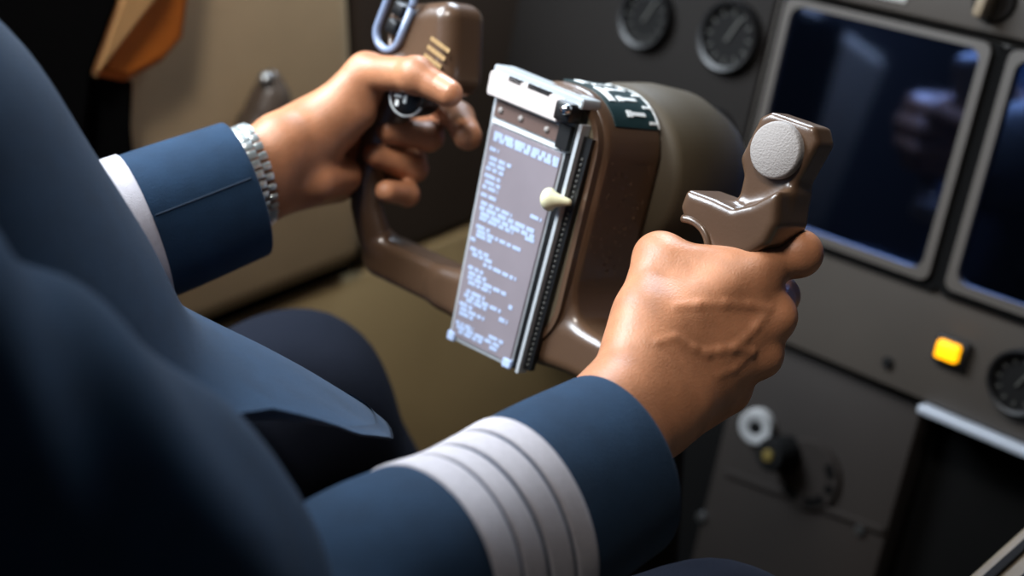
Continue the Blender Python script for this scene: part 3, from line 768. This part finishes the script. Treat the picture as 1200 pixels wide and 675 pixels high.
V1, F1 = hand_mesh(RH, 1, (.085, -.085, -.085), (.25, .065, .175), .00125)
V2, F2 = hand_mesh(LH, -1, (-.21, -.075, -.075), (-.045, .085, .175), .0013)
g = Grid((-.90, -.05, .0), (-.28, .90, 1.34), .0075); Vc, Fc = nets(g, core_field(g.p))
to_w = lambda V: V @ YK.A + YK.O
Vs = [to_w(V1), to_w(V2), Vc]; Fs = [F1, F2+len(V1), Fc+len(V1)+len(V2)]
person = raw('person', np.concatenate(Vs), np.concatenate(Fs), ['skin', 'nail'])
tag(person, 'person in a navy uniform jacket with white sleeve stripes gripping the yoke with both hands', 'person')
# nails are patches of the same skin mesh with their own colour
def paint_nail(H, side, px, py, d0, d1, tipj, ipj, la, wa):
    c = np.array(surf(H, side, [(px, py)], d0, d1, 0)[0]); c = YK.W(c); ax = YK.W(tipj)-YK.W(ipj); ax /= np.linalg.norm(ax)
    vd = CAM-c; vd /= np.linalg.norm(vd); sd = np.cross(ax, vd); sd /= np.linalg.norm(sd)
    me = person.data; nv = len(me.polygons); cc = np.empty(nv*3); me.polygons.foreach_get('center', cc); cc = cc.reshape(-1, 3)-c
    q = (cc@ax/la)**4+(cc@sd/wa)**4; near = (q < 1) & (np.abs(cc@vd) < .006)
    mi = np.empty(nv, np.int32); me.polygons.foreach_get('material_index', mi); mi[near] = 1; me.polygons.foreach_set('material_index', mi)
paint_nail(LH, -1, 519, 96, .75, 1.0, LH['thumb'][3], LH['thumb'][2], .0056, .0044)
# ---------------------------------------------------------------- clothes
def sleeve(ctrl, ra, rb, up, tmax=None, n=120, seg=72, disp=None):
    """cloth tube: ctrl points from the cuff to the shoulder; returns f(t metres, angle, offset)"""
    C = catmull(ctrl, 400); s = np.concatenate([[0], np.cumsum(np.linalg.norm(np.diff(C, axis=0), axis=1))])
    A = np.interp(np.linspace(0, 1, 400), np.linspace(0, 1, len(ra)), ra); B = np.interp(np.linspace(0, 1, 400), np.linspace(0, 1, len(rb)), rb)
    T = np.gradient(C, axis=0); T /= np.linalg.norm(T, axis=1)[:, None]
    def f(t, th, off=0.0):
        c = np.array([np.interp(t, s, C[:, i]) for i in range(3)]); tg = np.array([np.interp(t, s, T[:, i]) for i in range(3)]); tg /= np.linalg.norm(tg)
        u_ = np.array(up, float); u_ = u_-tg*(u_@tg); u_ /= np.linalg.norm(u_); v_ = np.cross(tg, u_)
        a = np.interp(t, s, A); b = np.interp(t, s, B); dd = off+(disp(t, th) if disp else 0)
        return c+u_*math.cos(th)*(a+dd)+v_*math.sin(th)*(b+dd)
    f.len = s[-1]; return f
def tube_mesh(f, t0, t1, n, seg, off=0.0, cuff=0.0, a0=0.0, a1=2*math.pi):
    V = []; Fq = []
    rows = []
    if cuff:
        for t, o in ((.05, off-.0042), (.02, off-.0040), (.004, off-.0036), (.0008, off-.0026), (0, off-.0012), (.0008, off-.0002)): rows.append((t0+t, o))
    rows += [(t0+(t1-t0)*i/n+(.0022 if cuff and i == 0 else 0), off) for i in range(n+1)]
    full = abs(a1-a0-2*math.pi) < 1e-6
    m = seg if full else seg+1
    for t, o in rows:
        for k in range(m): V.append(f(t, a0+(a1-a0)*k/seg, o))
    for i in range(len(rows)-1):
        for k in range(seg):
            k2 = (k+1) % m if full else k+1
            Fq.append((i*m+k, i*m+k2, (i+1)*m+k2, (i+1)*m+k))
    return V, Fq
def ridge(t, th, t0, slope, w_, amp, th0, spread):
    q = (t-t0-slope*math.sin(th-th0))/w_; e = math.cos((th-th0)/2)**2
    return amp*math.exp(-q*q)*e**spread
def folds_r(t, th):
    d = .0010*math.sin(2*th+1.0+18*t)+.0008*math.sin(3*th+40*t)
    d += ridge(t, th, .185, .03, .012, .005, 5.2, 1)+ridge(t, th, .225, .04, .013, .007, 5.2, 1)+ridge(t, th, .265, .035, .014, .008, 5.2, 1)+ridge(t, th, .305, .03, .015, .007, 5.2, 1)+ridge(t, th, .35, .05, .018, .008, 5.2, 1)+ridge(t, th, .40, .05, .02, .008, 5.2, 1)+ridge(t, th, .46, .06, .02, .007, 5.2, 1)
    return d*min(1, t/.06)
def folds_l(t, th):
    d = .0008*math.sin(2*th+20*t)+ridge(t, th, .2, .04, .014, .005, 1.0, 1)+ridge(t, th, .25, .03, .014, .006, 1.0, 1)
    return d*min(1, t/.05)
R0 = P(720, 546, .688); R1 = P(640, 594, .655); R2 = P(546, 652, .617)
CT_R = [R0, R1, R2, .5*(R2+E_R)+np.array([.004, 0, .0]), E_R+np.array([.006, -.022, -.018]), E_R+np.array([-.006, -.05, .07]), np.array([-.432, .115, .86]), np.array([-.470, .100, .965]), np.array([-.545, .105, 1.005])]
f_r = sleeve(CT_R, [.047, .048, .049, .051, .055, .060, .064, .068, .050], [.040, .042, .045, .048, .053, .058, .062, .066, .055], (-.45, .15, .9), disp=folds_r)
wL = YK.W(LH['wrist'])
L0 = P(288, 222, .872); dL = (E_L-L0)
CT_L = [L0, L0+dL*.33, L0+dL*.66, E_L+np.array([-.02, -.01, 0]), np.array([-.80, .20, .80]), np.array([-.79, .125, .955]), np.array([-.71, .115, 1.0])]
f_l = sleeve(CT_L, [.0445, .046, .049, .058, .068, .070, .050], [.037, .040, .044, .052, .062, .066, .055], (.1, .2, .97), disp=folds_l)
VS, FS = [], []
def add(V, Fq):
    o = len(VS); VS.extend(V); FS.extend([tuple(i+o for i in q) for q in Fq])
add(*tube_mesh(f_r, 0, f_r.len, 170, 80, cuff=1)); add(*tube_mesh(f_l, 0, f_l.len, 110, 72, cuff=1))
# jacket body: stacked outlines (z, centre x, centre y, half width, half depth)
JZ = [(.600, -.600, .240, .205, .205), (.605, -.600, .210, .178, .222), (.630, -.604, .205, .177, .212), (.680, -.610, .189, .172, .194), (.740, -.615, .160, .168, .175), (.800, -.622, .146, .162, .170), (.850, -.632, .137, .160, .161), (.890, -.640, .132, .162, .150), (.930, -.648, .118, .172, .138), (.980, -.640, .108, .180, .125), (1.02, -.632, .110, .160, .105), (1.05, -.625, .120, .120, .085), (1.075, -.621, .138, .085, .075), (1.10, -.621, .150, .070, .070), (1.10, -.621, .150, .062, .062), (1.07, -.621, .145, .058, .058)]
JK = catmull([(a[0],)+a[1:] for a in JZ[1:13]], 60) if False else None
def lift(th):
    """the jacket's open front corner: hem height above the seat line by angle"""
    d = math.degrees(th) % 360
    return float(np.interp(d, [0, 14, 32, 58, 90, 130, 180, 330, 360], [.18, .165, .115, .062, .035, .02, 0, 0, .18]))
def jrow(z, cx, cy, a, b, seg=96):
    out = []
    for k in range(seg):
        th = 2*math.pi*k/seg; c_, s_ = math.cos(th), math.sin(th); e = 2/2.5
        x = a*abs(c_)**e*(1 if c_ >= 0 else -1); y = b*abs(s_)**e*(1 if s_ >= 0 else -1)
        wv = .003*math.sin(7*th+z*9)*max(0, min(1, (.85-z)/.2))
        out.append((cx+x*(1+wv), cy+y*(1+wv*4), z+lift(th)*max(0, min(1, (.76-z)/.155))))
    return out
arr = np.array(JZ); rows = []
q = catmull(arr[1:14], 64)
rows.append(JZ[0][:1]+JZ[0][1:])
allrows = [(.625, -.600, .240, .198, .198), (.603, -.600, .240, .206, .206)]+[tuple(v) for v in q]+[JZ[14], JZ[15]]
V = []; Fq = []
allrows[0] = (.625, -.600, .209, .172, .213); allrows[1] = (.604, -.600, .210, .1765, .2205)
for r_ in allrows: V += jrow(*r_)
for i in range(len(allrows)-1):
    for k in range(96): Fq.append((i*96+k, i*96+(k+1) % 96, (i+1)*96+(k+1) % 96, (i+1)*96+k))
add(V, Fq)
jacket = raw('jacket', VS, FS, 'navy', person)
# four braid stripes on each sleeve
def stripes(f, t0, pitch, wd):
    for k in range(4):
        V, Fq = [], []
        a = t0+k*pitch; n = 6; prof = [(a, -.0010), (a, .0006), (a+.0006, .0010)]+[(a+wd*i/n, .0011) for i in range(1, n)]+[(a+wd-.0006, .0010), (a+wd, .0006), (a+wd, -.0010)]
        for t, o in prof:
            for j in range(80): V.append(f(t, 2*math.pi*j/80, o))
        for i in range(len(prof)-1):
            for j in range(80): Fq.append((i*80+j, i*80+(j+1) % 80, (i+1)*80+(j+1) % 80, (i+1)*80+j))
        raw('sleeve_stripe', V, Fq, 'white_braid', jacket)
stripes(f_r, .066, .0170, .0146); stripes(f_l, .066, .0190, .0168)
bm = bmesh.new(); tube(bm, [f_l(t, -1.02, .0001) for t in np.linspace(.004, .064, 24)], .0006, 8); obj('sleeve_seam', bm, 'seam', jacket, smooth=True)
# trousers
def trouser_field(p):
    d = cap(p, (-.60, .10, .52), (-.61, .10, .72), .145, .13)
    for hip, kn, an in (((-.52, .12, .54), KNEE_R, (-.36, .64, .12)), ((-.70, .12, .54), KNEE_L, (-.72, .70, .12))):
        l = smin(cap(p, hip, kn, .094, .066), cap(p, kn, np.array(kn)*.5+np.array(an)*.5, .066, .060), .03); l = smin(l, cap(p, np.array(kn)*.5+np.array(an)*.5, an, .060, .058), .02)
        d = smin(d, l, .03)
    d = d+.0016*np.sin(p[:, 1]*55+p[:, 2]*30)*np.sin(p[:, 0]*40)
    return np.maximum(d, .10-p[:, 2])
sdf_obj('trousers', trouser_field, (-.87, -.07, .08), (-.25, .80, .78), .008, 'trouser', person)
def shoe_field(c, p):
    c = np.array(c); d = smin(cap(p, c+(0, -.04, .045), c+(0, .13, .038), .040, .040), cap(p, c+(0, -.02, .06), c+(0, 0, .11), .042), .03)
    return smax(d, -(p[:, 2]-.004), .004)
for c in ((-.36, .67, 0), (-.72, .73, 0)):
    sdf_obj('shoe', lambda p, c=c: shoe_field(c, p), (c[0]-.08, c[1]-.12, -.01), (c[0]+.08, c[1]+.2, .18), .006, 'black', person)
def hair_field(p):
    hc = np.array([-.62, .20, 1.20]); d = ell(p, hc+(0, -.012, .038), (.081, .098, .092))
    return smax(d, -ell(p, hc+(0, .085, -.04), (.09, .085, .085)), .01)
sdf_obj('hair', hair_field, (-.72, .08, 1.08), (-.52, .32, 1.34), .006, 'hair', person)

# ---------------------------------------------------------------- watch at the left cuff
wt = empty('wristwatch', loc=tuple(wL)); tag(wt, 'silver link watch band at the left cuff edge', 'watch')
bpy.context.view_layer.update()
eL = YK.W(LH['elbow']); axw = (eL-wL)/np.linalg.norm(eL-wL); wdir = np.array(LH['wide'])@YK.A; wdir -= axw*(wdir@axw); wdir /= np.linalg.norm(wdir); tdir = np.cross(axw, wdir)
cw = wL+axw*.014
nl = 30
for k in range(nl):
    th = 2*math.pi*k/nl
    a, b = .0355, .0245
    pos = cw+wdir*math.cos(th)*a+tdir*math.sin(th)*b; nrm = wdir*math.cos(th)/a+tdir*math.sin(th)/b; nrm /= np.linalg.norm(nrm); tg = np.cross(axw, nrm)
    R = Matrix([[axw[i], tg[i], nrm[i]] for i in range(3)])
    bm = bmesh.new()
    box(bm, pos, (.0062, .0052, .0026), R, .0008)
    for s_ in (-1, 1): box(bm, Vector(pos)+R@Vector((s_*.0062, .0032, -.0002)), (.0056, .0046, .0024), R, .0008)
    rel(obj('band_link', bm, 'watch', smooth=True, angle=40), wt)

# ---------------------------------------------------------------- seat under the pilot
st = empty('pilot_seat', loc=(-.61, .05, 0)); tag(st, 'dark pilot seat under the person in uniform', 'seat')
bpy.context.view_layer.update()
def seat_part(name, c, s_, R=None, bev=.03):
    bm = bmesh.new(); box(bm, c, s_, R, bev, 4); rel(obj(name, bm, 'seat', smooth=True, angle=50), st)
seat_part('cushion', (-.61, .14, .335), (.50, .50, .10))
seat_part('backrest', (-.61, -.125, .70), (.46, .10, .72), Matrix.Rotation(.08, 3, 'X'))
seat_part('base', (-.61, .12, .145), (.34, .34, .29), None, .01)
